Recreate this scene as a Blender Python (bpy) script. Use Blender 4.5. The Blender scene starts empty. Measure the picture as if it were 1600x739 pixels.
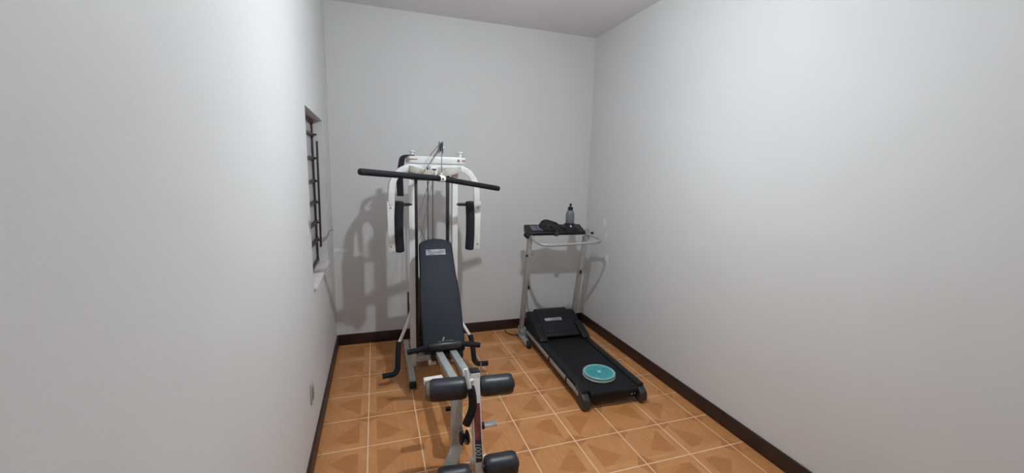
import bpy, bmesh, math, random
from mathutils import Vector, Matrix
random.seed(4)
C = bpy.context.scene.collection
PI = math.pi

# ------------------------------------------------------------------ camera, world, light, exposure
cam_d = bpy.data.cameras.new('camera'); cam = bpy.data.objects.new('camera', cam_d); C.objects.link(cam)
cam.location = (0.36196, -3.87796, 1.60975)
cam.rotation_euler = (1.41600983, -0.02528427, -0.31997162)
cam_d.sensor_fit = 'HORIZONTAL'; cam_d.sensor_width = 36.0; cam_d.lens = 640.247/1600*36.0
cam_d.clip_start = 0.02; cam_d.clip_end = 50
bpy.context.scene.camera = cam
world = bpy.data.worlds.new('night'); bpy.context.scene.world = world; world.use_nodes = True
world.node_tree.nodes['Background'].inputs[0].default_value = (0.02, 0.024, 0.035, 1)
world.node_tree.nodes['Background'].inputs[1].default_value = 0.6
vs = bpy.context.scene.view_settings
vs.view_transform = 'Standard'; vs.look = 'None'; vs.gamma = 1.0; vs.use_curve_mapping = False; vs.exposure = 0.0
BULB = Vector((1.14, -2.05, 2.47)); BULB_COL = (0.865, 0.945, 1.0); BULB_STRENGTH = 3550.0; BULB_R = 0.026

W, H, Y0 = 2.4985, 2.958, -4.35      # room: x 0..W, y Y0..0, z 0..H
TS, TX, TY = 0.30, 0.2854, -1.5466   # floor tiles: size and one star corner

# ------------------------------------------------------------------ materials
def mat(name, col, rough=0.5, metal=0.0, var=0.0, vscale=20.0, bump=0.0, bscale=200.0, spec=0.5, coat=0.0, var_col=None):
    m = bpy.data.materials.new(name); m.use_nodes = True
    nt = m.node_tree; b = nt.nodes['Principled BSDF']
    b.inputs['Base Color'].default_value = (*col, 1); b.inputs['Roughness'].default_value = rough
    b.inputs['Metallic'].default_value = metal; b.inputs['Specular IOR Level'].default_value = spec
    b.inputs['Coat Weight'].default_value = coat
    tc = nt.nodes.new('ShaderNodeTexCoord')
    if var > 0:
        n = nt.nodes.new('ShaderNodeTexNoise'); n.inputs['Scale'].default_value = vscale; n.inputs['Detail'].default_value = 6
        nt.links.new(tc.outputs['Object'], n.inputs['Vector'])
        r = nt.nodes.new('ShaderNodeValToRGB'); r.color_ramp.elements[0].position = 0.3; r.color_ramp.elements[1].position = 0.72
        c2 = var_col or tuple(min(1, c*(1+var)) for c in col)
        r.color_ramp.elements[0].color = (*[c*(1-var) for c in col], 1); r.color_ramp.elements[1].color = (*c2, 1)
        nt.links.new(n.outputs['Fac'], r.inputs['Fac']); nt.links.new(r.outputs['Color'], b.inputs['Base Color'])
    if bump > 0:
        n2 = nt.nodes.new('ShaderNodeTexNoise'); n2.inputs['Scale'].default_value = bscale; n2.inputs['Detail'].default_value = 4
        nt.links.new(tc.outputs['Object'], n2.inputs['Vector'])
        bp = nt.nodes.new('ShaderNodeBump'); bp.inputs['Strength'].default_value = bump; bp.inputs['Distance'].default_value = 0.002
        nt.links.new(n2.outputs['Fac'], bp.inputs['Height']); nt.links.new(bp.outputs['Normal'], b.inputs['Normal'])
    return m

def N(nt, t, **kw):
    n = nt.nodes.new(t)
    for k, v in kw.items(): setattr(n, k, v)
    return n
def M_(nt, op, a, b=None, c=None, clamp=False):
    n = nt.nodes.new('ShaderNodeMath'); n.operation = op; n.use_clamp = clamp
    for i, x in enumerate((a, b, c)):
        if x is None: continue
        if isinstance(x, (int, float)): n.inputs[i].default_value = x
        else: nt.links.new(x, n.inputs[i])
    return n.outputs[0]
def mix(nt, f, a, b):
    n = nt.nodes.new('ShaderNodeMix'); n.data_type = 'RGBA'
    for sock, x in ((n.inputs['Factor'], f), (n.inputs['A'], a), (n.inputs['B'], b)):
        if isinstance(x, (int, float)): sock.default_value = x
        elif isinstance(x, tuple): sock.default_value = (*x, 1)
        else: nt.links.new(x, sock)
    return n.outputs['Result']

def wall_material(name, col, patches=()):
    """painted plaster: soft unevenness, fine bump, whiter spackle patches where the wall was filled"""
    m = mat(name, col, rough=0.62, spec=0.3); nt = m.node_tree; b = nt.nodes['Principled BSDF']
    g = N(nt, 'ShaderNodeNewGeometry').outputs['Position']
    n = N(nt, 'ShaderNodeTexNoise'); n.inputs['Scale'].default_value = 1.6; n.inputs['Detail'].default_value = 5
    nt.links.new(g, n.inputs['Vector'])
    r = M_(nt, 'MULTIPLY_ADD', n.outputs['Fac'], 0.09, 0.955)
    base = N(nt, 'ShaderNodeVectorMath', operation='SCALE'); base.inputs[0].default_value = col; nt.links.new(r, base.inputs['Scale'])
    out = base.outputs[0]
    sp = N(nt, 'ShaderNodeSeparateXYZ'); nt.links.new(g, sp.inputs[0])
    n3 = N(nt, 'ShaderNodeTexNoise'); n3.inputs['Scale'].default_value = 26; n3.inputs['Detail'].default_value = 4
    nt.links.new(g, n3.inputs['Vector'])
    hmask = None
    for (ax, a0, z0, ra, rz) in patches:
        da = M_(nt, 'DIVIDE', M_(nt, 'SUBTRACT', sp.outputs[ax], a0), ra)
        dz = M_(nt, 'DIVIDE', M_(nt, 'SUBTRACT', sp.outputs[2], z0), rz)
        d = M_(nt, 'ADD', M_(nt, 'MULTIPLY', da, da), M_(nt, 'MULTIPLY', dz, dz))
        d = M_(nt, 'ADD', d, M_(nt, 'MULTIPLY_ADD', n3.outputs['Fac'], 4.0, -1.9))
        k = M_(nt, 'MULTIPLY', M_(nt, 'SUBTRACT', 1.0, d), 2.5, clamp=True)
        hmask = k if hmask is None else M_(nt, 'MAXIMUM', hmask, k)
    if hmask is not None: out = mix(nt, M_(nt, 'MULTIPLY', hmask, 0.7), out, (0.86, 0.85, 0.84))
    nt.links.new(out, b.inputs['Base Color'])
    n2 = N(nt, 'ShaderNodeTexNoise'); n2.inputs['Scale'].default_value = 7; n2.inputs['Detail'].default_value = 8; n2.inputs['Roughness'].default_value = 0.62
    nt.links.new(g, n2.inputs['Vector'])
    hh = n2.outputs['Fac'] if hmask is None else M_(nt, 'MULTIPLY_ADD', hmask, 0.12, n2.outputs['Fac'])
    bp = N(nt, 'ShaderNodeBump'); bp.inputs['Strength'].default_value = 0.35; bp.inputs['Distance'].default_value = 0.006
    nt.links.new(hh, bp.inputs['Height']); nt.links.new(bp.outputs['Normal'], b.inputs['Normal'])
    return m

def floor_material():
    m = mat('floor_tile_parquet_print', (0.4, 0.2, 0.08), rough=0.34, spec=0.45); nt = m.node_tree; b = nt.nodes['Principled BSDF']
    g = N(nt, 'ShaderNodeNewGeometry').outputs['Position']
    sp = N(nt, 'ShaderNodeSeparateXYZ'); nt.links.new(g, sp.inputs[0])
    X = M_(nt, 'DIVIDE', M_(nt, 'SUBTRACT', sp.outputs[0], TX), TS); Y = M_(nt, 'DIVIDE', M_(nt, 'SUBTRACT', sp.outputs[1], TY), TS)
    u = M_(nt, 'PINGPONG', X, 1.0); v = M_(nt, 'PINGPONG', Y, 1.0)
    def grain(sx, sy, off):
        mp = N(nt, 'ShaderNodeMapping'); mp.inputs['Scale'].default_value = (sx, sy, 1); mp.inputs['Location'].default_value = (off, off*1.7, 0)
        nt.links.new(g, mp.inputs['Vector'])
        n = N(nt, 'ShaderNodeTexNoise'); n.inputs['Scale'].default_value = 1.0; n.inputs['Detail'].default_value = 7; n.inputs['Distortion'].default_value = 0.6
        nt.links.new(mp.outputs[0], n.inputs['Vector']); return n.outputs['Fac']
    gx = grain(9, 60, 0.0); gy = grain(60, 9, 3.1); gl = grain(7, 7, 9.0)
    L1, L2 = (0.66, 0.315, 0.125), (0.56, 0.255, 0.092)
    D1, D2 = (0.52, 0.215, 0.070), (0.43, 0.165, 0.050)
    Mi1, Mi2 = (0.62, 0.280, 0.105), (0.52, 0.225, 0.080)
    light_x = mix(nt, M_(nt, 'MULTIPLY_ADD', gx, 2.2, -0.6, clamp=True), L1, L2)
    light_y = mix(nt, M_(nt, 'MULTIPLY_ADD', gy, 2.2, -0.6, clamp=True), L1, L2)
    dark = mix(nt, M_(nt, 'MULTIPLY_ADD', gx, 2.2, -0.6, clamp=True), D1, D2)
    mid = mix(nt, M_(nt, 'MULTIPLY_ADD', gy, 2.4, -0.7, clamp=True), Mi1, Mi2)
    def lt(a, bb): return M_(nt, 'LESS_THAN', a, bb)
    def gt(a, bb): return M_(nt, 'GREATER_THAN', a, bb)
    def both(a, bb): return M_(nt, 'MULTIPLY', a, bb)
    s = M_(nt, 'ADD', u, v)
    col = mid
    inner = both(gt(u, 0.17), gt(v, 0.17))
    tri = both(inner, lt(s, 1.02))
    col = mix(nt, tri, col, dark)
    # a lighter wedge inside the dark half, as in the print
    wedge = both(tri, both(gt(M_(nt, 'SUBTRACT', u, M_(nt, 'MULTIPLY', v, 1.9)), 0.02), gt(u, 0.42)))
    col = mix(nt, both(wedge, gt(gl, 0.0)), col, mid)
    col = mix(nt, lt(u, 0.17), col, light_y)
    col = mix(nt, both(lt(v, 0.17), gt(u, 0.17)), col, light_x)
    cs = both(gt(v, 0.80), lt(u, M_(nt, 'MULTIPLY_ADD', v, 1.6, -1.28)))
    col = mix(nt, cs, col, dark)
    cs2 = both(gt(u, 0.80), lt(v, M_(nt, 'MULTIPLY_ADD', u, 1.6, -1.28)))
    col = mix(nt, cs2, col, dark)
    col = mix(nt, gt(s, 1.76), col, dark)
    # blotches of darker print
    col = mix(nt, M_(nt, 'MULTIPLY_ADD', gl, 1.8, -0.75, clamp=True), col, D1)
    # grout
    du = M_(nt, 'MINIMUM', u, M_(nt, 'SUBTRACT', 1.0, u)); dv = M_(nt, 'MINIMUM', v, M_(nt, 'SUBTRACT', 1.0, v))
    dd = M_(nt, 'MINIMUM', du, dv)
    grout = M_(nt, 'MULTIPLY', M_(nt, 'SUBTRACT', 0.0135, dd), 300.0, clamp=True)
    n4 = N(nt, 'ShaderNodeTexNoise'); n4.inputs['Scale'].default_value = 9; nt.links.new(g, n4.inputs['Vector'])
    gcol = mix(nt, n4.outputs['Fac'], (0.78, 0.50, 0.29), (0.86, 0.62, 0.42))
    col = mix(nt, grout, col, gcol)
    nt.links.new(col, b.inputs['Base Color'])
    nt.links.new(M_(nt, 'MULTIPLY_ADD', grout, 0.4, 0.36), b.inputs['Roughness'])
    bp = N(nt, 'ShaderNodeBump'); bp.inputs['Strength'].default_value = 0.4; bp.inputs['Distance'].default_value = 0.002; bp.invert = True
    nt.links.new(grout, bp.inputs['Height']); nt.links.new(bp.outputs['Normal'], b.inputs['Normal'])
    return m

WALLCOL = (0.675, 0.672, 0.662)
MT = dict(
    wall=wall_material('wall_paint', WALLCOL),
    wall_back=wall_material('wall_paint_far', WALLCOL, [(0, 0.015, 0.893, 0.040, 0.022), (0, 0.095, 0.888, 0.035, 0.02)]),
    wall_right=wall_material('wall_paint_right', WALLCOL, [(1, -0.37, 1.15, 0.025, 0.045), (1, -0.40, 1.03, 0.02, 0.04), (1, -0.45, 0.80, 0.03, 0.05)]),
    ceiling=wall_material('ceiling_paint', (0.74, 0.715, 0.735)),
    floor=floor_material(),
    baseboard=mat('dark_brown_baseboard', (0.030, 0.014, 0.012), 0.45, var=0.3, vscale=8),
    white=mat('white_enamel', (0.74, 0.735, 0.72), 0.35, var=0.05, vscale=15, spec=0.5),
    cream=mat('worn_cream_enamel', (0.50, 0.47, 0.415), 0.42, var=0.14, vscale=30),
    greyrail=mat('dusty_grey_rail', (0.36, 0.375, 0.355), 0.5, var=0.15, vscale=25),
    silver=mat('silver_paint', (0.40, 0.40, 0.39), 0.38, metal=0.25, var=0.08, vscale=30),
    chrome=mat('chrome', (0.65, 0.65, 0.66), 0.2, metal=1.0),
    steel=mat('dull_steel', (0.25, 0.25, 0.26), 0.4, metal=0.7),
    foam=mat('black_foam', (0.011, 0.012, 0.015), 0.75, var=0.3, vscale=60, bump=0.6, bscale=350, spec=0.3),
    roller=mat('scuffed_black_vinyl', (0.014, 0.016, 0.021), 0.40, var=0.35, vscale=14, bump=0.25, bscale=40, spec=0.5, var_col=(0.030, 0.032, 0.038)),
    vinyl=mat('slate_vinyl', (0.011, 0.0135, 0.021), 0.58, var=0.12, vscale=8, bump=0.3, bscale=500, spec=0.3),
    padvinyl=mat('dark_pad_vinyl', (0.014, 0.017, 0.023), 0.6, var=0.15, vscale=20, bump=0.3, bscale=400, spec=0.3),
    black=mat('black_plastic', (0.010, 0.011, 0.014), 0.42, var=0.15, vscale=20, spec=0.35),
    blackmetal=mat('black_enamel_tube', (0.012, 0.012, 0.016), 0.4),
    rubber=mat('black_rubber', (0.012, 0.012, 0.012), 0.7),
    belt=mat('treadmill_belt', (0.008, 0.0085, 0.010), 0.6, var=0.2, vscale=5, bump=0.4, bscale=600, spec=0.25),
    hood=mat('treadmill_hood_plastic', (0.010, 0.011, 0.013), 0.5, bump=0.3, bscale=300, spec=0.3),
    darkgrey=mat('dark_grey_plastic', (0.030, 0.031, 0.036), 0.45, var=0.2, vscale=40),
    keygrey=mat('grey_keypad', (0.12, 0.13, 0.15), 0.4),
    red=mat('red_print', (0.20, 0.045, 0.05), 0.5, var=0.35, vscale=60),
    redline=mat('red_line_print', (0.42, 0.10, 0.07), 0.5),
    gold=mat('brown_gold_print', (0.24, 0.17, 0.08), 0.5),
    decal=mat('black_decal', (0.02, 0.02, 0.024), 0.4),
    lettering=mat('pale_grey_lettering', (0.42, 0.42, 0.42), 0.5),
    patch=mat('silver_logo_patch', (0.13, 0.14, 0.17), 0.4, var=0.45, vscale=25),
    patchink=mat('dark_logo_ink', (0.028, 0.032, 0.042), 0.5),
    label=mat('treadmill_label_grey', (0.36, 0.35, 0.40), 0.5, var=0.2, vscale=60),
    teal=mat('teal_plastic', (0.045, 0.30, 0.33), 0.35, var=0.12, vscale=12),
    tealrim=mat('pale_teal_rim', (0.20, 0.43, 0.42), 0.4, var=0.1, vscale=12),
    tealcentre=mat('pale_teal_centre', (0.28, 0.60, 0.66), 0.35),
    palerim=mat('pale_white_plate', (0.50, 0.52, 0.48), 0.5),
    bottle=mat('smoky_grey_bottle', (0.15, 0.16, 0.18), 0.3, var=0.1, vscale=30),
    pouch=mat('dark_camouflage_cloth', (0.022, 0.021, 0.023), 0.9, var=0.6, vscale=35, bump=0.8, bscale=150, spec=0.2, var_col=(0.055, 0.047, 0.043)),
    strap=mat('black_webbing', (0.015, 0.016, 0.022), 0.85, bump=0.6, bscale=400),
    frame_brown=mat('brown_window_frame', (0.045, 0.028, 0.028), 0.45, var=0.2, vscale=30),
    pane=mat('frosted_glass', (0.55, 0.53, 0.55), 0.25, var=0.08, vscale=6, spec=0.6),
    sill=mat('pale_stone_sill', (0.70, 0.645, 0.625), 0.4, var=0.08, vscale=14),
    plate=mat('ivory_switch_plate', (0.42, 0.39, 0.35), 0.4),
    platedark=mat('grey_socket_insert', (0.27, 0.25, 0.23), 0.45),
    beige=mat('beige_foam_end', (0.15, 0.115, 0.085), 0.7, var=0.25, vscale=50),
)
bulb_m = bpy.data.materials.new('lit_bulb'); bulb_m.use_nodes = True
_b = bulb_m.node_tree.nodes['Principled BSDF']; _b.inputs['Emission Color'].default_value = (*BULB_COL, 1); _b.inputs['Emission Strength'].default_value = BULB_STRENGTH
_b.inputs['Base Color'].default_value = (0.9, 0.9, 0.9, 1)

# ------------------------------------------------------------------ mesh helpers
class MB:
    def __init__(s, off=(0, 0, 0)): s.v = []; s.f = []; s.off = Vector(off)
    def add(s, vs, fs):
        k = len(s.v); s.v += [Vector(p) for p in vs]; s.f += [tuple(i+k for i in f) for f in fs]; return s
    def box(s, c, size, R=None):
        c = Vector(c); a, b, d = [x/2 for x in size]; P = []
        for x in (-a, a):
            for y in (-b, b):
                for z in (-d, d):
                    p = Vector((x, y, z)); P.append(c + (R @ p if R else p))
        return s.add(P, [(0, 1, 3, 2), (4, 6, 7, 5), (0, 4, 5, 1), (2, 3, 7, 6), (0, 2, 6, 4), (1, 5, 7, 3)])
    def sweep(s, pts, prof, up=None, closed_prof=True, caps=True):
        """profile points (a,b) swept along pts; a along side, b along up"""
        pts = [Vector(p) for p in pts]; n = len(prof); rings = []
        t0 = (pts[1]-pts[0]).normalized()
        u = Vector(up) if up is not None else (Vector((0, 0, 1)) if abs(t0.z) < 0.9 else Vector((0, 1, 0)))
        side = t0.cross(u).normalized(); u = side.cross(t0).normalized(); tp = t0
        for i, p in enumerate(pts):
            a = (pts[i]-pts[i-1]).normalized() if i > 0 else None
            b = (pts[i+1]-pts[i]).normalized() if i < len(pts)-1 else None
            t = (a+b).normalized() if a and b else (a or b)
            q = tp.rotation_difference(t); side = q @ side; u = q @ u; tp = t
            side = (side - t*side.dot(t)).normalized(); u = side.cross(t).normalized()
            rings.append([p + side*x + u*y for x, y in prof])
        V = [q for r in rings for q in r]; F = []
        for i in range(len(rings)-1):
            for j in range(n): F.append((i*n+j, i*n+(j+1) % n, (i+1)*n+(j+1) % n, (i+1)*n+j))
        if caps: F.append(tuple(reversed(range(n)))); F.append(tuple((len(rings)-1)*n+j for j in range(n)))
        return s.add(V, F)
    def tube(s, pts, r, seg=14, up=None):
        return s.sweep(pts, [(r*math.cos(2*PI*k/seg), r*math.sin(2*PI*k/seg)) for k in range(seg)], up)
    def bar(s, pts, w, h, up=None):
        return s.sweep(pts, [(-w/2, -h/2), (w/2, -h/2), (w/2, h/2), (-w/2, h/2)], up)
    def lathe(s, prof, c, axis=(0, 0, 1), seg=28):
        ax = Vector(axis).normalized(); q = Vector((0, 0, 1)).rotation_difference(ax); c = Vector(c)
        n = len(prof); V = []; F = []
        for k in range(seg):
            a = 2*PI*k/seg
            for r, z in prof: V.append(c + q @ Vector((r*math.cos(a), r*math.sin(a), z)))
        for k in range(seg):
            k2 = (k+1) % seg
            for i in range(n-1): F.append((k*n+i, k2*n+i, k2*n+i+1, k*n+i+1))
        if prof[0][0] > 1e-6: F.append(tuple(k*n for k in reversed(range(seg))))
        if prof[-1][0] > 1e-6: F.append(tuple(k*n+n-1 for k in range(seg)))
        return s.add(V, F)
    def prism(s, outline, t, mtx):
        """outline in local xy, extruded by t along local z, placed with mtx"""
        n = len(outline)
        V = [mtx @ Vector((x, y, 0)) for x, y in outline] + [mtx @ Vector((x, y, t)) for x, y in outline]
        F = [tuple(reversed(range(n))), tuple(range(n, 2*n))] + [(i, (i+1) % n, n+(i+1) % n, n+i) for i in range(n)]
        return s.add(V, F)
    def build(s, name, m, parent=None, bevel=0.0, seg=2, smooth=True, loc=None):
        me = bpy.data.meshes.new(name); bm = bmesh.new()
        o = s.off if loc is None else Vector(loc)
        bv = [bm.verts.new(p - o) for p in s.v]
        for f in s.f:
            try: bm.faces.new([bv[i] for i in f])
            except ValueError: pass
        bmesh.ops.remove_doubles(bm, verts=bm.verts, dist=1e-6)
        bmesh.ops.recalc_face_normals(bm, faces=bm.faces)
        if bevel > 0:
            es = [e for e in bm.edges if len(e.link_faces) == 2 and e.calc_face_angle(0) > math.radians(35)]
            bmesh.ops.bevel(bm, geom=es, offset=bevel, segments=seg, profile=0.5, affect='EDGES', clamp_overlap=True)
        bm.to_mesh(me); bm.free(); me.materials.append(m)
        if smooth:
            me.polygons.foreach_set('use_smooth', [True]*len(me.polygons)); me.set_sharp_from_angle(angle=math.radians(38))
        ob = bpy.data.objects.new(name, me); C.objects.link(ob)
        if parent is not None: ob.parent = parent
        elif loc is not None: ob.location = loc
        return ob

def fillet(pts, r, n=6):
    pts = [Vector(p) for p in pts]; out = [pts[0]]
    for i in range(1, len(pts)-1):
        a, b, c = pts[i-1], pts[i], pts[i+1]
        d = min(r, (a-b).length*0.48, (c-b).length*0.48)
        p0 = b + (a-b).normalized()*d; p2 = b + (c-b).normalized()*d
        for k in range(n+1):
            t = k/n; out.append(p0*(1-t)**2 + b*2*t*(1-t) + p2*t*t)
    out.append(pts[-1]); return out

def thing(name, label, cat, loc, rz=0.0, group=None):
    o = bpy.data.objects.new(name, None); C.objects.link(o); o.empty_display_size = 0.1
    o.location = loc; o.rotation_euler = (0, 0, rz); o['label'] = label; o['category'] = cat
    if group: o['group'] = group
    return o
def tag(o, label, cat):
    o['label'] = label; o['category'] = cat; return o
def structure(o): o['kind'] = 'structure'; return o

def text_mesh(txt, size, mtx, name, m, parent, off, shear=0.0, extrude=0.0008):
    cu = bpy.data.curves.new(name, 'FONT'); cu.body = txt; cu.size = size; cu.extrude = extrude; cu.shear = shear
    cu.align_x = 'CENTER'; cu.align_y = 'CENTER'
    to = bpy.data.objects.new(name, cu); C.objects.link(to)
    dg = bpy.context.evaluated_depsgraph_get(); me = bpy.data.meshes.new_from_object(to.evaluated_get(dg))
    bpy.data.objects.remove(to); me.transform(Matrix.Translation(-Vector(off)) @ mtx); me.materials.clear(); me.materials.append(m)
    ob = bpy.data.objects.new(name, me); C.objects.link(ob); ob.parent = parent; return ob

# ------------------------------------------------------------------ room
structure(MB().box((W/2, Y0/2, -0.06), (W+0.3, -Y0+0.3, 0.12)).build('floor', MT['floor']))
structure(MB().box((W/2, Y0/2, H+0.06), (W+0.3, -Y0+0.3, 0.12)).build('ceiling', MT['ceiling']))
structure(MB().box((W/2, 0.075, H/2), (W+0.3, 0.15, H)).build('wall_back', MT['wall_back']))
structure(MB().box((W+0.075, Y0/2, H/2), (0.15, -Y0, H)).build('wall_right', MT['wall_right']))
structure(MB().box((W/2, Y0-0.075, H/2), (W+0.3, 0.15, H)).build('wall_front', MT['wall']))
WY0, WY1, WZ0, WZ1 = -1.25, -0.45, 0.885, 1.955
wl = MB()
wl.box((-0.075, (Y0+WY0)/2, H/2), (0.15, WY0-Y0, H)); wl.box((-0.075, WY1/2, H/2), (0.15, -WY1, H))
wl.box((-0.075, (WY0+WY1)/2, WZ0/2), (0.15, WY1-WY0, WZ0)); wl.box((-0.075, (WY0+WY1)/2, (WZ1+H)/2), (0.15, WY1-WY0, H-WZ1))
structure(wl.build('wall_left', MT['wall'], smooth=False))
BH, BT = 0.10, 0.014
structure(MB().box((W/2, -BT/2, BH/2), (W, BT, BH)).build('baseboard_back', MT['baseboard'], bevel=0.003))
structure(MB().box((BT/2, (Y0-BT)/2, BH/2), (BT, -Y0-BT, BH)).build('baseboard_left', MT['baseboard'], bevel=0.003))
structure(MB().box((W-BT/2, (Y0-BT)/2, BH/2), (BT, -Y0-BT, BH)).build('baseboard_right', MT['baseboard'], bevel=0.003))
structure(MB().box((W/2, Y0+BT/2, BH/2), (W-2*BT, BT, BH)).build('baseboard_front', MT['baseboard'], bevel=0.003))

# louvred steel window in the left wall
win = bpy.data.objects.new('window_1', None); C.objects.link(win); win.location = (-0.08, (WY0+WY1)/2, WZ0); structure(win)
wo = win.location.copy()
fx = -0.075
fr = MB(wo)
yc = (WY0+WY1)/2
for y in (WY0+0.014, yc, WY1-0.010): fr.box((fx, y, (WZ0+WZ1)/2), (0.022, 0.018, WZ1-WZ0))
for z in (WZ0+0.024, WZ1-0.012): fr.box((fx, yc, z), (0.03, WY1-WY0, 0.024))
zb = [1.071, 1.205, 1.355, 1.512, 1.677, 1.845]
for z in zb: fr.box((fx+0.004, yc, z), (0.030, WY1-WY0, 0.022))
fr.build('window_frame', MT['frame_brown'], win, bevel=0.002)
edges = [WZ0+0.03]+zb+[WZ1-0.02]
for a, b in zip(edges[:-1], edges[1:]):
    for y0, y1 in ((WY0+0.02, yc-0.008), (yc+0.008, WY1-0.02)):
        MB(wo).box((fx-0.004, (y0+y1)/2, (a+b)/2), (0.005, y1-y0, b-a+0.008)).build('window_pane', MT['pane'], win)
MB(wo).box((-0.045, yc, WZ0+0.006), (0.125, WY1-WY0-0.002, 0.014)).build('window_sill', MT['sill'], win, bevel=0.003)
ly = -0.54
rod = MB(wo); rod.bar([(fx+0.045, ly, 1.80), (fx+0.040, ly, 1.02)], 0.014, 0.014)
for z in zb: rod.box((fx+0.03, ly, z), (0.03, 0.012, 0.014))
rod.build('lever_rod', MT['frame_brown'], win, bevel=0.002)
hd = MB(wo); hd.tube(fillet([(fx+0.040, ly, 1.16), (fx+0.045, ly, 1.05), (fx+0.085, ly+0.01, 1.09), (fx+0.102, ly+0.01, 1.14), (fx+0.13, ly+0.01, 1.145)], 0.02), 0.006, 10)
hd.build('lever_handle', MT['silver'], win)

# wall plate low on the left wall
t = thing('socket_plate', 'small ivory electrical socket plate low on the left wall', 'outlet', (0.0, -1.548, 0.385)); o = t.location.copy()
MB(o).box((0.004, -1.548, 0.385), (0.008, 0.072, 0.118)).build('cover', MT['plate'], t, bevel=0.003)
MB(o).box((0.010, -1.548, 0.385), (0.008, 0.034, 0.070)).build('insert', MT['platedark'], t, bevel=0.002)

# bare ceiling bulb (above the frame)
t = thing('ceiling_bulb', 'small flat round lamp in a white holder hanging from the middle of the ceiling', 'light bulb', (BULB.x, BULB.y, H)); o = t.location.copy()
MB(o).lathe([(0.0, H), (0.05, H), (0.05, H-0.012), (0.024, H-0.022), (0.004, H-0.03), (0.004, H-0.18), (0.022, H-0.19), (0.022, BULB.z+0.028), (0.016, BULB.z+0.0135), (0.0, BULB.z+0.0135)], (BULB.x, BULB.y, 0)).build('holder', MT['white'], t)
bp_ = [(BULB_R*math.sin(PI*k/20), -BULB_R*0.5*math.cos(PI*k/20)) for k in range(20)] + [(0.0, BULB_R*0.5)]   # flattened round lamp
MB(o).lathe(bp_, BULB).build('bulb', bulb_m, t)

# ------------------------------------------------------------------ multi-station home gym
G = thing('home_gym', 'white multi-station home gym with a slate backrest, butterfly arms and black foam leg rollers', 'exercise machine', (0.79, -0.62, 0))
go = G.location.copy()
def gp(): return MB(go)
UX, UY = (0.624, 0.957), -0.66
for k, x in enumerate((0.595, 0.985)):
    r = gp().box((x, -0.56, 0.036), (0.045, 0.76, 0.055)).build('base_rail', MT['cream'], G, bevel=0.003)
    gp().box((x, -0.953, 0.024), (0.050, 0.030, 0.048)).build('rubber_foot', MT['rubber'], r, bevel=0.006)
    gp().box((x, -0.18, 0.030), (0.052, 0.03, 0.060)).build('rubber_foot', MT['rubber'], r, bevel=0.006)
for x in UX: gp().box((x, UY, 0.835), (0.044, 0.044, 1.59)).build('upright', MT['white'], G, bevel=0.003)
for x in (0.657, 0.900): gp().box((x, UY-0.004, 0.87), (0.024, 0.03, 1.46)).build('guide_tube', MT['blackmetal'], G, bevel=0.003)
gp().box((0.790, UY, 0.095), (0.30, 0.044, 0.044)).build('cross_tube', MT['cream'], G, bevel=0.003)
gp().box((0.79, -0.24, 0.036), (0.36, 0.044, 0.044)).build('cross_tube', MT['cream'], G, bevel=0.003)
gp().box((0.790, UY, 0.17), (0.27, 0.03, 0.03)).build('cross_tube', MT['cream'], G, bevel=0.003)
gp().box((0.790, UY, 1.55), (0.30, 0.03, 0.035)).build('cross_tube', MT['cream'], G, bevel=0.003)
for k in range(12):
    gp().box((0.788, -0.53, 0.13+0.052*k), (0.21, 0.10, 0.046)).build('weight_plate', MT['blackmetal'], G, bevel=0.004)
gp().box((0.788, -0.53, 0.115-0.04), (0.23, 0.12, 0.05)).build('stack_base', MT['cream'], G, bevel=0.003)
for x in (0.762, 0.802): gp().tube([(x, -0.54, 0.10), (x, -0.54, 1.655)], 0.006, 8).build('guide_rod', MT['steel'], G)
gp().box((0.595, -0.60, 0.52), (0.012, 0.02, 0.24)).build('pin_rail', MT['blackmetal'], G, bevel=0.002)

# top beam
BX, BY, BZ = 0.815, -0.66, 1.688
def stadium(L, w, n=8):
    o_ = []
    for k in range(n+1): a = -PI/2+PI*k/n; o_.append((L/2-w/2+w/2*math.cos(a), w/2*math.sin(a)))
    for k in range(n+1): a = PI/2+PI*k/n; o_.append((-L/2+w/2+w/2*math.cos(a), w/2*math.sin(a)))
    return o_
Rb = Matrix.Rotation(math.radians(-4), 4, 'Z')
beam = gp().prism(stadium(0.458, 0.11), 0.052, Matrix.Translation((BX, BY, BZ-0.026)) @ Rb).build('top_beam', MT['white'], G, bevel=0.005)
gp().prism(stadium(0.438, 0.085), 0.022, Matrix.Translation((BX-0.005, BY-0.005, BZ-0.058)) @ Rb).build('lower_plate', MT['white'], G, bevel=0.003)
for s_ in (-1, 1):
    c = Vector((BX, BY, BZ)) + Rb @ Vector((s_*0.182, 0, 0))
    gp().lathe([(0, 0.02), (0.012, 0.02), (0.012, 0.055), (0.022, 0.058), (0.022, 0.068), (0, 0.070)], c, seg=16).build('pivot_bolt', MT['white'], beam)
    c = Vector((BX, BY, BZ)) + Rb @ Vector((s_*0.190-0.005, -0.0563, 0))
    e = gp().box(c+Vector((0.018*1, 0, 0.002)), (0.068 if s_ < 0 else 0.03, 0.0018, 0.007), Rb.to_3x3()).build('red_stripe', MT['redline'], beam)
    gp().prism([(0.011*math.cos(a*PI/3), 0.011*math.sin(a*PI/3)) for a in range(6)], 0.0020, Matrix.Translation(c+Vector((-0.022, 0.001, 0))) @ Matrix.Rotation(PI/2, 4, 'X')).build('emblem', MT['gold'], beam)
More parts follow.
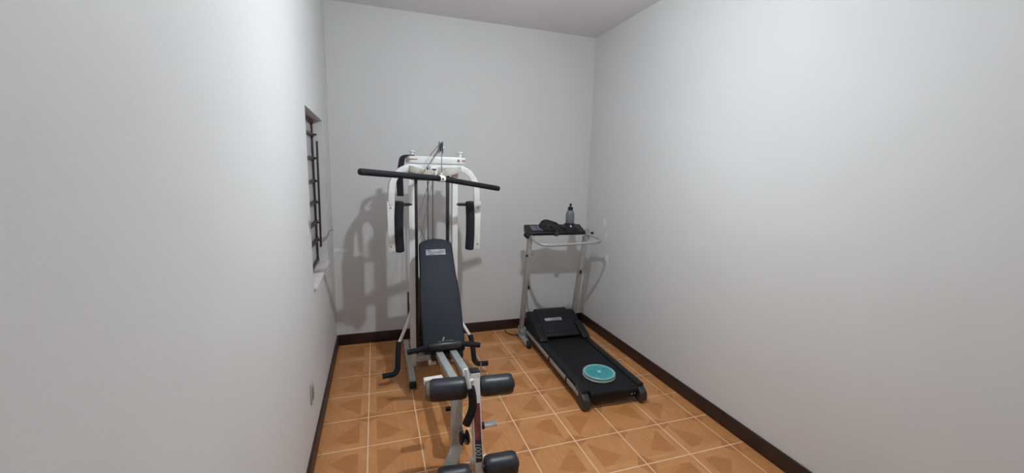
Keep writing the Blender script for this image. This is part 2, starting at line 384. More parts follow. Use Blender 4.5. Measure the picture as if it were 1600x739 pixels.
# bracket carrying the high pulley
gp().bar(fillet([(0.795, -0.66, 1.712), (0.787, -0.86, 1.730), (0.778, -1.115, 1.778)], 0.06), 0.009, 0.012).build('pulley_arm', MT['steel'], G, bevel=0.002)
ph = gp(); ph.box((0.767, -1.13, 1.760), (0.003, 0.045, 0.075)); ph.box((0.789, -1.13, 1.760), (0.003, 0.045, 0.075)); ph.box((0.778, -1.105, 1.780), (0.025, 0.004, 0.03))
pul = ph.build('high_pulley', MT['steel'], G)
gp().lathe([(0, -0.008), (0.030, -0.008), (0.024, 0), (0.030, 0.008), (0, 0.008)], (0.778, -1.135, 1.760), (1, 0, 0), 24).build('pulley_wheel', MT['darkgrey'], pul)
gp().lathe([(0, -0.020), (0.006, -0.020), (0.006, 0.020), (0, 0.020)], (0.778, -1.135, 1.760), (1, 0, 0), 12).build('axle_bolt', MT['chrome'], pul)
gp().tube([(0.778, -1.163, 1.760), (0.782, -1.133, 1.592)], 0.0028, 8).build('cable', MT['steel'], G)
gp().tube([(0.776, -1.115, 1.787), (0.766, -0.70, 1.728), (0.766, -0.68, 1.705)], 0.0028, 8).build('cable', MT['steel'], G)
# middle pulley block under the beam
blk = gp().box((0.788, -0.715, 1.612), (0.054, 0.03, 0.058)).build('pulley_block', MT['white'], G, bevel=0.003)
gp().box((0.788, -0.732, 1.618), (0.034, 0.004, 0.008)).build('slot', MT['black'], blk)
gp().box((0.788, -0.732, 1.594), (0.003, 0.004, 0.045)).build('slot', MT['black'], blk)
for a, b in (((0.782, -0.71, 1.59), (0.782, -0.72, 0.85)), ((0.768, -0.715, 1.58), (0.676, -0.70, 1.28)), ((0.773, -0.71, 1.50), (0.683, -0.70, 1.09)), ((0.676, -0.70, 1.19), (0.73, -0.72, 1.05))):
    gp().tube([a, b], 0.0024, 8).build('cable', MT['steel'], G)
# butterfly cams and arms
for s_ in (-1, 1):
    X0 = 0.798
    def P(x, y, z): return (X0 + s_*x, y, z)
    cx = 0.113
    cam_o = [(0.085*math.cos(2*PI*k/20)*1.12, 0.060*math.sin(2*PI*k/20)) for k in range(20)]
    cm = gp().prism(cam_o, 0.046, Matrix.Translation(P(cx, -0.705, 1.578)) @ Matrix.Rotation(math.radians(s_*-14), 4, 'Y')).build('pivot_cam', MT['cream'], G, bevel=0.003)
    path = fillet([P(0.082, -0.680, 1.612), P(0.189, -0.690, 1.637), P(0.270, -0.700, 1.600), P(0.321, -0.708, 1.508), P(0.326, -0.710, 1.345)], 0.10, 7)
    arm = gp()
    arm.bar(path, 0.05, 0.045, up=(0, 0, 1))
    arm.sweep([P(0.326, -0.710, 1.376), P(0.320, -0.712, 1.000)], [(-0.030, -0.022), (0.030, -0.022), (0.030, 0.022), (-0.030, 0.022)], up=(0, 1, 0))
    ao = arm.build('butterfly_arm', MT['white'], G, bevel=0.004)
    for z in (1.330, 1.040): gp().lathe([(0, -0.002), (0.006, -0.002), (0.006, 0.004), (0, 0.004)], P(0.330, -0.735, z), (0, -1, 0), 10).build('bolt', MT['steel'], ao)
    pd = gp()
    zz = [(0.995, 0.85), (1.005, 1.0), (1.11, 1.0), (1.255, 1.0), (1.362, 1.0), (1.378, 0.8)]
    pts = [P(0.267 + 0.008*math.sin((z-0.99)/0.39*PI), -0.718, z) for z, q in zz]
    pd.sweep(pts, [(0.034*math.cos(a)*1.0 if True else 0, 0.045*math.sin(a)) for a in [2*PI*k/16 for k in range(16)]], up=(0, 1, 0))
    pd.build('arm_pad', MT['padvinyl'], ao, bevel=0.008, seg=3)
    gp().tube([P(0.250, -0.690, 1.351), P(0.168, -0.670, 1.351)], 0.012, 12).build('arm_stop', MT['blackmetal'], G)

# backrest
a0, a1 = Vector((0.782, -0.775, 1.073)), Vector((0.786, -1.225, 0.375))
ax_y = (a0-a1).normalized(); ax_x = Vector((1, 0, 0)); ax_z = ax_x.cross(ax_y).normalized()   # points to the room's front
Lp = (a0-a1).length
PM = Matrix.Translation(a1) @ Matrix(((ax_x.x, ax_y.x, ax_z.x, 0), (ax_x.y, ax_y.y, ax_z.y, 0), (ax_x.z, ax_y.z, ax_z.z, 0), (0, 0, 0, 1)))
ol = []
hw = [(0.0, 0.137), (0.10, 0.140), (0.30, 0.143), (0.50, 0.142), (0.60, 0.136), (0.66, 0.130), (0.80, 0.126), (0.90, 0.124), (0.965, 0.120)]
right = [(w, q*Lp) for q, w in hw]
top = [(0.100, 0.985*Lp), (0.05, 1.005*Lp), (0.0, 1.01*Lp)]
ol = right + top + [(-x, y) for x, y in reversed(top[:-1])] + [(-x, y) for x, y in reversed(right)]
back = gp().prism(ol, 0.05, PM).build('backrest', MT['vinyl'], G, bevel=0.012, seg=4)
gp().prism([(x*0.93, y*0.98+0.008) for x, y in ol], -0.014, PM).build('backing_board', MT['blackmetal'], back)
lm = PM @ Matrix.Translation((-0.005, 0.875*Lp, 0.0505))
patch_ = gp().prism([(-0.072, -0.022), (0.072, -0.022), (0.072, 0.022), (-0.072, 0.022)], 0.0012, lm).build('logo_patch', MT['patch'], back)
def stroke(pts, w, m, name, parent, mtx):
    g_ = gp(); P_ = [mtx @ Vector((x, y, 0.0016)) for x, y in pts]; g_.bar(fillet(P_, 0.006, 4), w, 0.0012, up=mtx.to_3x3() @ Vector((0, 0, 1))); return g_.build(name, m, parent, smooth=False)
stroke([(-0.063, 0.010), (-0.052, 0.016), (-0.038, 0.012), (-0.046, 0.0), (-0.056, -0.012)], 0.005, MT['patchink'], 'script_mark', patch_, lm)
stroke([(-0.038, 0.006), (-0.035, -0.006), (-0.022, -0.007), (-0.014, 0.004), (-0.010, -0.006), (0.002, 0.003), (0.004, -0.006), (0.016, 0.002), (0.020, -0.005), (0.030, 0.0)], 0.004, MT['patchink'], 'script_mark', patch_, lm)
stroke([(0.036, 0.002), (0.046, 0.009), (0.062, 0.006), (0.058, -0.006), (0.040, -0.006)], 0.004, MT['patchink'], 'script_mark', patch_, lm)
stroke([(-0.048, -0.016), (-0.02, -0.0165), (0.0, -0.014)], 0.003, MT['patchink'], 'script_mark', patch_, lm)
# backrest strut and support
gp().bar([(0.790, -0.66, 0.60), (0.785, -0.98, 0.70)], 0.04, 0.03).build('backrest_strut', MT['cream'], G, bevel=0.003)
# seat bracket, seat rails
gp().box((0.80, -1.235, 0.372), (0.215, 0.075, 0.05)).build('seat_bracket', MT['black'], G, bevel=0.005)
gp().bar([(0.790, -0.66, 0.17), (0.787, -1.22, 0.335)], 0.045, 0.045).build('lower_spine', MT['cream'], G, bevel=0.003)
gp().box((0.70, -1.24, 0.335), (0.05, 0.04, 0.04)).build('seat_lug', MT['cream'], G, bevel=0.004)
for xa, xb in ((0.742, 0.760), (0.836, 0.848)):
    gp().bar([(xa, -1.20, 0.385), (xb, -1.745, 0.440)], 0.046, 0.04).build('seat_rail', MT['greyrail'], G, bevel=0.005)
# front cross piece and post
gp().box((0.805, -1.765, 0.437), (0.145, 0.05, 0.05)).build('front_cross_tube', MT['cream'], G, bevel=0.003)
gp().bar(fillet([(0.762, -1.785, 0.43), (0.764, -1.785, 0.07), (0.725, -1.85, 0.030), (0.66, -1.95, 0.026)], 0.07, 8), 0.062, 0.045, up=(0, 1, 0)).build('front_post', MT['cream'], G, bevel=0.004)
gp().box((0.645, -1.975, 0.026), (0.06, 0.05, 0.052), Matrix.Rotation(math.radians(-33), 3, 'Z')).build('rubber_foot', MT['rubber'], G, bevel=0.006)
gp().tube([(0.735, -1.775, 0.30), (0.705, -1.775, 0.30)], 0.012, 12).build('post_knob', MT['black'], G)
# leg lever with decal
lev_top, lev_bot = Vector((0.822, -1.955, 0.595)), Vector((0.826, -2.06, 0.10))
dv_ = (lev_bot-lev_top).normalized(); lx = Vector((1, 0, 0)); lz = lx.cross(-dv_).normalized()
lever = gp().bar([lev_top, lev_bot], 0.045, 0.045, up=(0, -1, 0))
lever.box((0.822, -1.86, 0.500), (0.05, 0.16, 0.045)); lever.box((0.822, -1.955, 0.545), (0.050, 0.055, 0.11))
lever = lever.build('leg_lever', MT['white'], G, bevel=0.003)
def levm(tt):
    p = lev_top.lerp(lev_bot, tt) + lz*0.0232
    return Matrix.Translation(p) @ Matrix(((lx.x, -dv_.x, lz.x, 0), (lx.y, -dv_.y, lz.y, 0), (lx.z, -dv_.z, lz.z, 0), (0, 0, 0, 1)))
Ll = (lev_bot-lev_top).length
def strip(t0, t1, m, name, h=0.0008):
    L_ = (t1-t0)*Ll
    return gp().prism([(-0.0165, -L_/2), (0.0165, -L_/2), (0.0165, L_/2), (-0.0165, L_/2)], h, levm((t0+t1)/2)).build(name, m, lever)
strip(0.300, 0.66, MT['red'], 'red_decal'); strip(0.66, 0.875, MT['decal'], 'number_decal')
text_mesh('1001', 0.041, levm(0.775) @ Matrix.Translation((0, 0, 0.0012)) @ Matrix.Rotation(PI/2, 4, 'Z'), 'decal_number', MT['lettering'], lever, go, shear=0.25)
gp().tube([(0.855, -1.955, 0.600), (0.862, -1.94, 0.635)], 0.003, 8).build('lever_pin', MT['steel'], lever)
gp().box((0.822, -1.955, 0.603), (0.050, 0.05, 0.008)).build('tube_cap', MT['black'], lever, bevel=0.002)
# foam rollers
def roller(x0, x1, y, z, r, dy, dz, endcol='foam'):
    c0, c1 = Vector((x0, y, z)), Vector((x1, y+dy, z+dz)); L = (c1-c0).length
    pr_ = [(0.014, 0.0), (r*0.55, 0.0), (r*0.86, 0.006), (r*0.97, 0.018), (r, 0.035), (r*0.985, L*0.5), (r, L-0.035), (r*0.97, L-0.018), (r*0.86, L-0.006), (r*0.55, L), (0.014, L)]
    o_ = gp().lathe(pr_, c0, c1-c0, 32).build('foam_roller', MT['roller'], lever)
    gp().lathe([(0, -0.006), (0.022, -0.006), (0.022, L+0.006), (0, L+0.006)], c0, c1-c0, 16).build('roller_axle', MT['black'], o_)
    return o_
r0 = roller(0.597, 0.792, -1.905, 0.497, 0.058, -0.028, 0.006)
gp().lathe([(0.0, -0.016), (0.040, -0.016), (0.048, -0.010), (0.050, 0.010), (0, 0.010)], (0.597, -1.905, 0.497), (1, -0.14, 0.03), 24).build('foam_core_end', MT['beige'], r0)
roller(0.852, 1.030, -1.945, 0.505, 0.054, -0.022, 0.004)
roller(0.612, 0.775, -2.085, 0.125, 0.058, -0.012, 0.0)
roller(0.846, 1.015, -2.095, 0.150, 0.058, -0.012, 0.004)
gp().box((0.833, -2.04, 0.155), (0.09, 0.03, 0.04)).build('roller_bracket', MT['white'], lever, bevel=0.008)
# pegs
pg = gp(); pg.box((0.645, -1.715, 0.452), (0.105, 0.04, 0.03), Matrix.Rotation(math.radians(3), 3, 'Z')); pg.build('side_peg', MT['white'], G, bevel=0.004)
pg = gp(); pg.tube([(0.845, -1.99, 0.310), (0.935, -1.99, 0.312)], 0.015, 16)
pg = pg.build('weight_peg', MT['white'], lever)
gp().tube([(0.85, -1.99, 0.310), (0.868, -1.99, 0.310)], 0.019, 16).build('peg_collar', MT['black'], pg)
kn = gp(); kn.lathe([(0, -0.024), (0.030, -0.024), (0.038, -0.016), (0.020, -0.006), (0.020, 0.006), (0.040, 0.014), (0.032, 0.024), (0, 0.024)], (0.785, -1.90, 0.195), (1, 0, 0), 20); kn.build('stop_knob', MT['rubber'], G)
gp().tube([(0.785, -1.79, 0.195), (0.785, -1.95, 0.195)], 0.008, 10).build('stop_pin', MT['steel'], G)
# curved hand grip in front of the lever
gp_w = gp(); gp_w.tube(fillet([(0.765, -2.01, 0.645), (0.781, -2.02, 0.56), (0.793, -2.02, 0.51)], 0.03), 0.0105, 14)
hg = gp_w.build('hand_grip', MT['white'], lever)
gp().tube(fillet([(0.788, -2.02, 0.548), (0.800, -2.02, 0.495), (0.802, -2.02, 0.43), (0.768, -2.02, 0.352)], 0.05), 0.021, 16).build('foam_sleeve', MT['foam'], hg)
gp().tube([(0.775, -2.01, 0.575), (0.825, -1.965, 0.56)], 0.008, 10).build('grip_bracket', MT['white'], hg)
# low press levers with foam grips
for s_ in (-1, 1):
    X0 = 0.787
    def P(x, y, z): return (X0+s_*x, y, z)
    wv = gp().tube([P(0.165, -0.60, 0.50), P(0.215, -0.69, 0.40), P(0.283, -0.785, 0.285)], 0.0125, 14).build('press_lever', MT['white'], G)
    gp().tube(fillet([P(0.281, -0.775, 0.297), P(0.290, -0.83, 0.22), P(0.298, -0.865, 0.085), P(0.405, -0.88, 0.088)], 0.055, 7), 0.0205, 16).build('foam_sleeve', MT['foam'], wv)
    gp().box(P(0.170, -0.62, 0.52), (0.03, 0.05, 0.06)).build('lever_hinge', MT['cream'], wv, bevel=0.003)

# ------------------------------------------------------------------ lat bar, low bar, strap
bo = Vector((0.782, -1.13, 1.558))
T = thing('lat_pulldown_bar', 'long black foam-covered pulldown bar hanging from the cable across the top of the gym', 'exercise bar', bo)
Lb, Cb, Rb_ = Vector((0.280, -1.50, 1.594)), bo, Vector((1.256, -0.88, 1.486))
MB(bo).tube([Lb.lerp(Cb, 0.1), Cb, Rb_.lerp(Cb, 0.1)], 0.011, 12).build('steel_rod', MT['blackmetal'], T)
for A, B in ((Lb, Cb), (Rb_, Cb)):
    d = (B-A).normalized(); L = (B-A).length-0.018
    pr_ = [(0.0, 0.0), (0.010, 0.001), (0.017, 0.006), (0.019, 0.015), (0.0185, L*0.5), (0.0185, L-0.004), (0.012, L), (0.0, L)]
    MB(bo).lathe(pr_, A, d, 20).build('foam_grip', MT['foam'], T)
cb = MB(bo); cb.lathe([(0, -0.022), (0.020, -0.022), (0.023, -0.012), (0.023, 0.012), (0.020, 0.022), (0, 0.022)], Cb, (0.9, 0.40, -0.1), 18); cb.box(Cb+Vector((0.0, 0, 0.024)), (0.008, 0.02, 0.03))
cb = cb.build('coupling', MT['white'], T)
MB(bo).lathe([(0, 0), (0.006, 0), (0.006, 0.004), (0, 0.004)], Cb+Vector((0.006, -0.0235, 0.0)), (0.3, -1, 0), 12).build('coupling_hole', MT['black'], cb)

qo = Vector((0.79, -1.235, 0.43))
T = thing('low_pulley_bar', 'short black padded bar lying across the lower end of the backrest', 'exercise bar', qo)
bar_pts = fillet([(0.540, -1.225, 0.410), (0.62, -1.240, 0.425), (0.68, -1.266, 0.450), (0.90, -1.266, 0.450), (1.025, -1.250, 0.418)], 0.05, 5)
MB(qo).tube(bar_pts, 0.0185, 14).build('foam_bar', MT['foam'], T)
MB(qo).lathe([(0, 0), (0.018, 0.002), (0.026, 0.02), (0.029, 0.10), (0.026, 0.20), (0.018, 0.218), (0, 0.22)], (0.675, -1.266, 0.450), (1, 0, 0), 20).build('thick_sleeve', MT['roller'], T)
ck = MB(qo); ck.bar([(0.735, -1.259, 0.481), (0.84, -1.259, 0.481)], 0.012, 0.004); ck.tube([(0.770, -1.256, 0.480), (0.780, -1.248, 0.502)], 0.005, 8); ck.build('clip', MT['chrome'], T)

so = Vector((0.570, -0.70, 1.72))
st = MB(so)
sp_ = fillet([(0.645, -0.660, 1.7195), (0.594, -0.675, 1.7195), (0.560, -0.690, 1.702), (0.537, -0.705, 1.58), (0.541, -0.705, 1.415)], 0.035, 6)
n_ = len(sp_)
for side in (0,):
    V = []; F = []
    for i, p in enumerate(sp_):
        q = i/(n_-1); tdir = (sp_[min(i+1, n_-1)]-sp_[max(i-1, 0)]).normalized(); wdir = Vector((0.75, -0.66, 0)); wdir = (wdir - tdir*wdir.dot(tdir)).normalized()
        w = 0.017 + 0.012*q; nn = tdir.cross(wdir).normalized()*0.003
        for a, b in ((-1, -1), (1, -1), (1, 1), (-1, 1)): V.append(p + wdir*w*a + nn*b)
    for i in range(n_-1):
        for j in range(4): F.append((i*4+j, i*4+(j+1) % 4, (i+1)*4+(j+1) % 4, (i+1)*4+j))
    F += [(3, 2, 1, 0), tuple((n_-1)*4+j for j in range(4))]
    st.add(V, F)
tag(st.build('hanging_strap', MT['strap'], None, loc=so), 'black webbing strap draped over the left end of the white top beam', 'strap')

# ------------------------------------------------------------------ treadmill (local axes: x right, y towards the far wall)
TR = thing('treadmill', 'black folding treadmill with grey uprights standing in the right corner', 'treadmill', (1.965, -0.35, 0), math.radians(-2.0))
TRm = Matrix.Translation((1.965, -0.35, 0)) @ Matrix.Rotation(math.radians(-2.0), 4, 'Z'); TRi = TRm.inverted()
def L(x, y, z): return TRi @ Vector((x, y, z))       # world point into treadmill axes
def tp(): return MB()
yF, yB = -1.225, 0.02                                  # deck from front cap (near camera) to motor end
HX = 0.243
tp().box((0, (yF+yB)/2+0.03, 0.085), (0.43, yB-yF-0.10, 0.05)).build('deck', MT['black'], TR, bevel=0.004)
tp().box((0, (yF-0.30)/2, 0.1195), (0.375, -0.30-yF-0.02, 0.019)).build('belt', MT['belt'], TR, bevel=0.003)
tp().lathe([(0, -0.187), (0.026, -0.187), (0.028, 0), (0.026, 0.187), (0, 0.187)], (0, yF+0.012, 0.100), (1, 0, 0), 20).build('belt_roller', MT['belt'], TR)
tp().box((0, yF+0.015, 0.062), (0.39, 0.02, 0.04)).build('end_bar', MT['black'], TR, bevel=0.004)
for s_ in (-1, 1):
    x = s_*(HX-0.026)
    rl = tp().box((x, (yF+yB)/2-0.02, 0.112), (0.052, yB-yF-0.06, 0.050)).build('side_rail', MT['hood'], TR, bevel=0.006)
    xs = s_*(HX+0.003)
    for y0, y1 in ((-0.60, -0.02), (-0.95, -0.62), (-1.17, -0.97)):
        tp().box((xs, (y0+y1)/2, 0.092), (0.010, y1-y0, 0.032)).build('silver_trim', MT['silver'], rl, bevel=0.002)
    for y in (-0.61, -0.96): tp().box((xs+s_*0.003, y, 0.092), (0.012, 0.022, 0.036)).build('trim_joint', MT['black'], rl, bevel=0.002)
    # end cap
    prof = [(yF-0.030, 0.020), (yF-0.036, 0.055), (yF-0.030, 0.085), (yF-0.008, 0.104), (yF+0.045, 0.128), (yF+0.105, 0.138), (yF+0.11, 0.06), (yF+0.03, 0.010), (yF-0.012, 0.010)]
    mtx = Matrix(((0, 0, 1, s_*(HX-0.020)-0.027), (1, 0, 0, 0), (0, 1, 0, 0), (0, 0, 0, 1)))
    cap = tp().prism(prof, 0.054, mtx).build('end_cap', MT['darkgrey'], TR, bevel=0.007, seg=3)
    tp().lathe([(0, -0.014), (0.020, -0.014), (0.024, 0), (0.020, 0.014), (0, 0.014)], (s_*(HX-0.022), yF+0.005, 0.0245), (1, 0, 0), 18).build('foot_wheel', MT['rubber'], cap)
for x in (0.145, 0.170): tp().lathe([(0, 0), (0.006, 0), (0.006, 0.004), (0, 0.005)], (x, yF+0.004, 0.072), (0, -1, 0), 12).build('end_bolt', MT['chrome'], TR)
# motor hood
prof = [(0.075, 0.04), (0.080, 0.24), (0.055, 0.272), (0.0, 0.285), (-0.05, 0.275), (-0.24, 0.190), (-0.30, 0.172), (-0.315, 0.150), (-0.315, 0.137), (-0.10, 0.137), (-0.10, 0.04)]
mtx = Matrix(((0, 0, 1, -0.235), (1, 0, 0, 0), (0, 1, 0, 0), (0, 0, 0, 1)))
hood = tp().prism(prof, 0.470, mtx).build('motor_hood', MT['hood'], TR, bevel=0.012, seg=3)
prof2 = [(0.060, 0.22), (0.058, 0.285), (0.03, 0.300), (-0.02, 0.298), (-0.10, 0.262), (-0.27, 0.190), (-0.27, 0.17), (-0.1, 0.17)]
mtx2 = Matrix(((0, 0, 1, -0.165), (1, 0, 0, 0), (0, 1, 0, 0), (0, 0, 0, 1)))
tp().prism(prof2, 0.33, mtx2).build('hood_panel', MT['hood'], hood, bevel=0.010, seg=3)
tp().box((0, -0.305, 0.158), (0.33, 0.03, 0.012)).build('belt_slot', MT['rubber'], hood, bevel=0.002)
for s_ in (-1, 1):
    pf = [(-0.18, 0.15), (-0.18, 0.235), (-0.26, 0.205), (-0.37, 0.165), (-0.385, 0.150), (-0.385, 0.138), (-0.30, 0.137)]
    mm = Matrix(((0, 0, 1, s_*0.205-0.035), (1, 0, 0, 0), (0, 1, 0, 0), (0, 0, 0, 1)))
    tp().prism(pf, 0.07, mm).build('hood_shoulder', MT['hood'], hood, bevel=0.008)
# label on the sloping panel
d = Vector((0, -0.08, -0.0339)).normalized(); nrm = Vector((0, -0.0339, 0.08)).normalized() * 1
pc = Vector((-0.045, -0.105, 0.2618)); 
d = (Vector((0, -0.27, 0.190))-Vector((0, -0.10, 0.262))).normalized(); nrm = Vector((1, 0, 0)).cross(-d).normalized()
pc = Vector((-0.025, 0, 0)) + Vector((0, -0.135, 0.262-0.035*0.4235)) + nrm*0.0003
lmx = Matrix.Translation(pc) @ Matrix(((1, 0, nrm.x, 0), (0, -d.y, nrm.y, 0), (0, -d.z, nrm.z, 0), (0, 0, 0, 1)))
lab = tp().prism([(-0.088, -0.004), (-0.078, -0.019), (0.080, -0.019), (0.085, 0.019), (-0.078, 0.019), (-0.088, 0.012)], 0.0015, lmx).build('hood_label', MT['label'], hood)
tp().box(lmx @ Vector((0.012, -0.012, 0.0017)), (0.10, 0.006, 0.0012), lmx.to_3x3()).build('label_line', MT['red'], lab)
tp().box(lmx @ Vector((0.03, 0.005, 0.0017)), (0.08, 0.006, 0.0012), lmx.to_3x3()).build('label_line', MT['keygrey'], lab)
# uprights
PB = {-1: ((1.690, -0.27, 0.0), (1.668, -0.49, 1.035)), 1: ((2.232, -0.28, 0.0), (2.222, -0.495, 1.035))}
for s_ in (-1, 1):
    b_, t_ = L(*PB[s_][0]), L(*PB[s_][1]); b_.z = 0.03
    po = tp().bar([b_, t_], 0.034, 0.060, up=(0, 1, 0)).build('post', MT['silver'], TR, bevel=0.006)
    ft = tp().box((b_.x, b_.y-0.06, 0.030), (0.05, 0.34, 0.035)).build('foot_plate', MT['silver'], TR, bevel=0.006)
    tp().lathe([(0, -0.016), (0.033, -0.016), (0.036, -0.008), (0.036, 0.008), (0.033, 0.016), (0, 0.016)], (b_.x+s_*0.0, b_.y-0.245, 0.036), (1, 0, 0), 20).build('wheel', MT['rubber'], ft)
    bk = tp().box((b_.x-s_*0.012, b_.y+0.0, 0.075), (0.06, 0.10, 0.08)).build('hinge_bracket', MT['silver'], TR, bevel=0.006)
    tp().lathe([(0, 0), (0.014, 0), (0.014, 0.014), (0, 0.016)], (b_.x+s_*0.018, b_.y-0.02, 0.09), (s_, 0, 0), 14).build('hinge_bolt', MT['chrome'], bk)
    tp().lathe([(0, 0), (0.011, 0), (0.011, 0.010), (0, 0.012)], (b_.x-0.01, b_.y-0.052, 0.065), (0, -1, 0), 14).build('hinge_bolt', MT['chrome'], bk)
    # top brackets joining post, rail and console
    if s_ > 0:
        pl_ = [(-0.040, -0.045), (0.035, -0.050), (0.045, 0.03), (0.02, 0.060), (-0.035, 0.055)]
        mb_ = Matrix.Translation(t_ + Vector((0.006, -0.005, 0.018))) @ Matrix.Rotation(math.radians(35), 4, 'Z') @ Matrix.Rotation(PI/2, 4, 'X')
        hb = tp().prism(pl_, 0.016, mb_).build('rail_bracket', MT['silver'], TR, bevel=0.003)
        kq = t_ + Vector((0.045, -0.032, 0.036))
        tp().lathe([(0, 0), (0.012, 0), (0.014, 0.012), (0.010, 0.020), (0, 0.022)], kq, (0.4, -1, 0.1), 16).build('bracket_knob', MT['black'], hb)
    else:
        hb = tp().box(t_ + Vector((0.0, -0.005, 0.02)), (0.05, 0.06, 0.07)).build('rail_bracket', MT['silver'], TR, bevel=0.01)
        tp().lathe([(0, 0), (0.018, 0), (0.020, 0.02), (0, 0.024)], t_+Vector((-0.045, -0.01, 0.03)), (0, -1, 0), 16).build('bracket_knob', MT['black'], hb)
rail = [L(*q) for q in [(1.675, -0.495, 1.062), (1.650, -0.63, 1.040), (1.672, -0.735, 1.020), (1.74, -0.760, 1.012), (2.155, -0.745, 1.018), (2.270, -0.700, 1.024), (2.300, -0.625, 1.034), (2.232, -0.505, 1.062)]]
tp().tube(fillet(rail, 0.05, 6), 0.0125, 14).build('handrail', MT['silver'], TR)
# small knobs and clips on the posts
kb = L(1.672, -0.462, 0.87); tp().lathe([(0, 0), (0.010, 0), (0.012, 0.015), (0.006, 0.030), (0, 0.032)], kb+Vector((-0.012, -0.005, 0)), (-0.6, -0.8, 0), 12).build('post_knob', MT['black'], TR)
tp().tube([kb+Vector((0.016, 0, 0.01)), kb+Vector((0.045, -0.01, 0.008))], 0.005, 8).build('locking_pin', MT['steel'], TR)
hk = tp(); hk.tube([L(1.696, -0.41, 0.65), L(1.70, -0.42, 0.57)], 0.003, 8); hk.lathe([(0, 0), (0.009, 0.004), (0.011, 0.02), (0.006, 0.040), (0, 0.042)], L(1.70, -0.423, 0.535), (0, 0, 1), 12); hk.build('hanging_plug', MT['black'], TR)
hk = tp(); hk.tube([L(2.222, -0.455, 0.76), L(2.218, -0.445, 0.68)], 0.005, 8); hk.lathe([(0, 0), (0.008, 0.004), (0.010, 0.02), (0.006, 0.045), (0, 0.048)], L(2.218, -0.448, 0.665), (0, 0, 1), 12); hk.build('hanging_plug', MT['black'], TR)
tp().tube(fillet([L(1.722, -0.33, 0.45), L(1.73, -0.33, 0.32), L(1.77, -0.30, 0.26), L(1.80, -0.28, 0.20)], 0.05), 0.006, 8).build('signal_cable', MT['silver'], TR)
# console
CY = L(1.965, -0.465, 0).y
cpf = [(-0.075, 0.0), (-0.090, 0.018), (-0.085, 0.034), (0.045, 0.085), (0.065, 0.080), (0.062, 0.03), (0.03, 0.0)]
c0 = Vector((0, CY, 1.060))
mc = Matrix(((0, 0, 1, -0.322), (1, 0, 0, c0.y), (0, 1, 0, 1.060), (0, 0, 0, 1)))
con = tp().prism(cpf, 0.555, mc).build('console', MT['black'], TR, bevel=0.010, seg=3)
sl = math.atan2(0.085-0.034, 0.045+0.085); Rs = Matrix.Rotation(sl, 3, 'X')
def on_console(x, q, h=0.0): # q: 0 front .. 1 back of the sloping face
    return Vector((x, c0.y-0.085+0.13*q, 1.060+0.034+0.051*q)) + Rs @ Vector((0, 0, h))
for x in (-0.255, -0.198): tp().box(on_console(x, 0.50, 0.002), (0.050, 0.085, 0.006), Rs).build('keypad', MT['keygrey'], con, bevel=0.002)
tp().box(on_console(-0.062, 0.0, -0.002)+Vector((0, -0.012, -0.018)), (0.038, 0.022, 0.035)).build('safety_key', MT['darkgrey'], con, bevel=0.006)
tp().box(on_console(-0.047, 0.1, 0.004), (0.016, 0.012, 0.012), Rs).build('red_button', MT['red'], con, bevel=0.002)
bx = L(2.068, -0.47, 0).x
tp().lathe([(0.0, 1.085), (0.092, 1.087), (0.088, 1.122), (0.066, 1.136), (0.052, 1.152), (0.046, 1.160), (0.0, 1.160)], (bx, c0.y+0.0, 0.0), seg=28).build('cup_holder', MT['black'], con)
tp().lathe([(0, 0), (0.009, 0.0), (0.009, 0.003), (0, 0.003)], (bx-0.02, c0.y-0.068, 1.139), (-0.1, -1, 0.5), 14).build('holder_glint', MT['chrome'], con)  # bright highlight on the cup holder, modelled as a small chrome disc
tp().lathe([(0, -0.012), (0.022, -0.012), (0.026, 0), (0.022, 0.012), (0, 0.012)], (-0.327, c0.y-0.07, 1.060), (1, 0, 0), 16).build('console_pivot', MT['black'], con)
# power cord on the floor
tp().tube(fillet([L(1.69, -0.30, 0.045), L(1.655, -0.24, 0.02), L(1.61, -0.17, 0.006), L(1.585, -0.10, 0.006), L(1.60, -0.045, 0.006)], 0.05), 0.005, 8).build('power_cord', MT['black'], TR)

# ------------------------------------------------------------------ things on the treadmill
wb = TRm @ Vector((bx, c0.y, 1.160))
B = thing('water_bottle', 'smoky grey sports bottle with a black nozzle standing on the treadmill console', 'bottle', wb)
MB(wb).lathe([(0, 0), (0.036, 0), (0.039, 0.006), (0.040, 0.05), (0.039, 0.085), (0.037, 0.100), (0.026, 0.116), (0.021, 0.122), (0, 0.122)], wb, seg=28).build('bottle_body', MT['bottle'], B)
cp = MB(wb).lathe([(0, 0.120), (0.022, 0.120), (0.024, 0.124), (0.023, 0.148), (0.014, 0.152), (0, 0.152)], wb, seg=24).build('screw_cap', MT['black'], B)
MB(wb).lathe([(0, 0.150), (0.007, 0.150), (0.007, 0.162), (0.011, 0.166), (0.011, 0.178), (0.006, 0.182), (0, 0.182)], wb, seg=18).build('nozzle', MT['black'], cp)

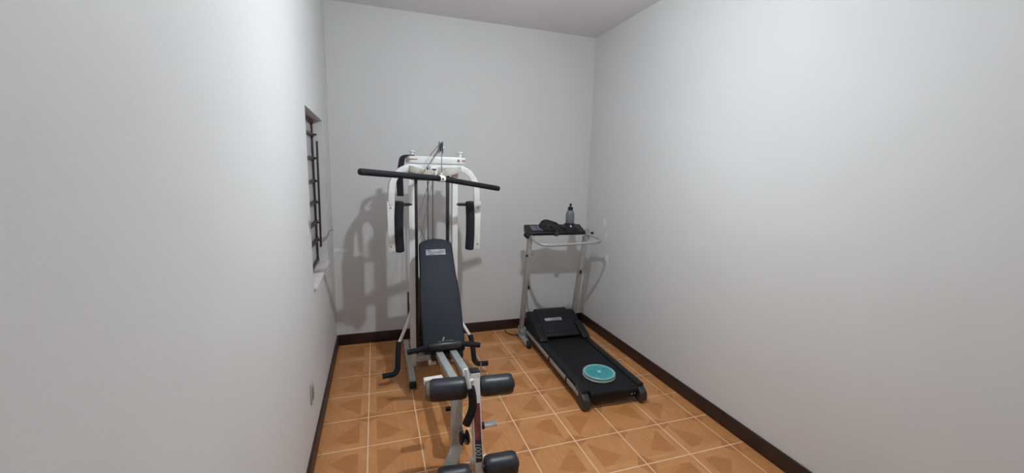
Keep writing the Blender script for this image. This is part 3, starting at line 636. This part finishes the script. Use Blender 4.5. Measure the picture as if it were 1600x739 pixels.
# soft dark pouch
pl0 = TRm @ on_console(-0.088, 0.55, 0.003)
g_ = MB(); nx, ny = 30, 18; V = []; F = []
for j in range(ny+1):
    ph_ = PI/2*j/ny
    for i in range(nx):
        a = 2*PI*i/nx; r = math.cos(ph_)
        x = 0.110*r*math.cos(a); y = 0.060*r*math.sin(a)
        hgt = 0.070*(1-0.45*max(0, x/0.11)) * (0.92+0.10*math.sin(3*a+1)*r)
        z = hgt*math.sin(ph_)**0.85
        w_ = 1+0.04*math.sin(5*a+j*0.7)
        V.append((x*w_+0.012*math.sin(ph_)*-1.4, y*w_, z + y*0.39 + 0.001))
for j in range(ny):
    for i in range(nx): F.append((j*nx+i, j*nx+(i+1) % nx, (j+1)*nx+(i+1) % nx, (j+1)*nx+i))
F.append(tuple(reversed(range(nx))))
g_.add([Vector(v)+pl0 for v in V], F)
tag(g_.build('cloth_pouch', MT['pouch'], None, loc=pl0), 'dark mottled cloth pouch lying on the treadmill console beside the bottle', 'pouch')

# twist disc on the belt
dc = Vector((1.916, -1.372, 0.130))
D = thing('twist_disc', 'round teal twist disc with a pale rim lying on the treadmill belt', 'balance disc', dc)
MB(dc).lathe([(0, 0), (0.118, 0), (0.121, 0.003), (0.121, 0.010), (0.118, 0.012), (0, 0.012)], dc, seg=56).build('bottom_plate', MT['palerim'], D)
MB(dc).lathe([(0, 0.012), (0.108, 0.012), (0.108, 0.017), (0, 0.017)], dc, seg=48).build('bearing_gap', MT['rubber'], D)
tpz = MB(dc).lathe([(0, 0.017), (0.116, 0.017), (0.120, 0.020), (0.120, 0.027), (0.116, 0.031), (0.108, 0.030), (0.104, 0.0275), (0, 0.0275)], dc, seg=56).build('top_plate', MT['tealrim'], D)
MB(dc).lathe([(0, 0.0275), (0.100, 0.0275), (0.098, 0.0292), (0, 0.0292)], dc, seg=48).build('tread_face', MT['teal'], tpz)
MB(dc).lathe([(0, 0.029), (0.016, 0.029), (0.014, 0.0315), (0, 0.032)], dc, seg=24).build('centre_cap', MT['tealcentre'], tpz)
for k in range(5):
    a = 2*PI*k/5+0.4
    MB(dc).lathe([(0, 0.029), (0.006, 0.029), (0.0055, 0.0306), (0, 0.0306)], dc+Vector((0.06*math.cos(a), 0.06*math.sin(a), 0)), seg=12).build('screw_recess', mat('dark_teal_recess', (0.02, 0.16, 0.17), 0.5) if k == 0 else bpy.data.materials['dark_teal_recess'], tpz)
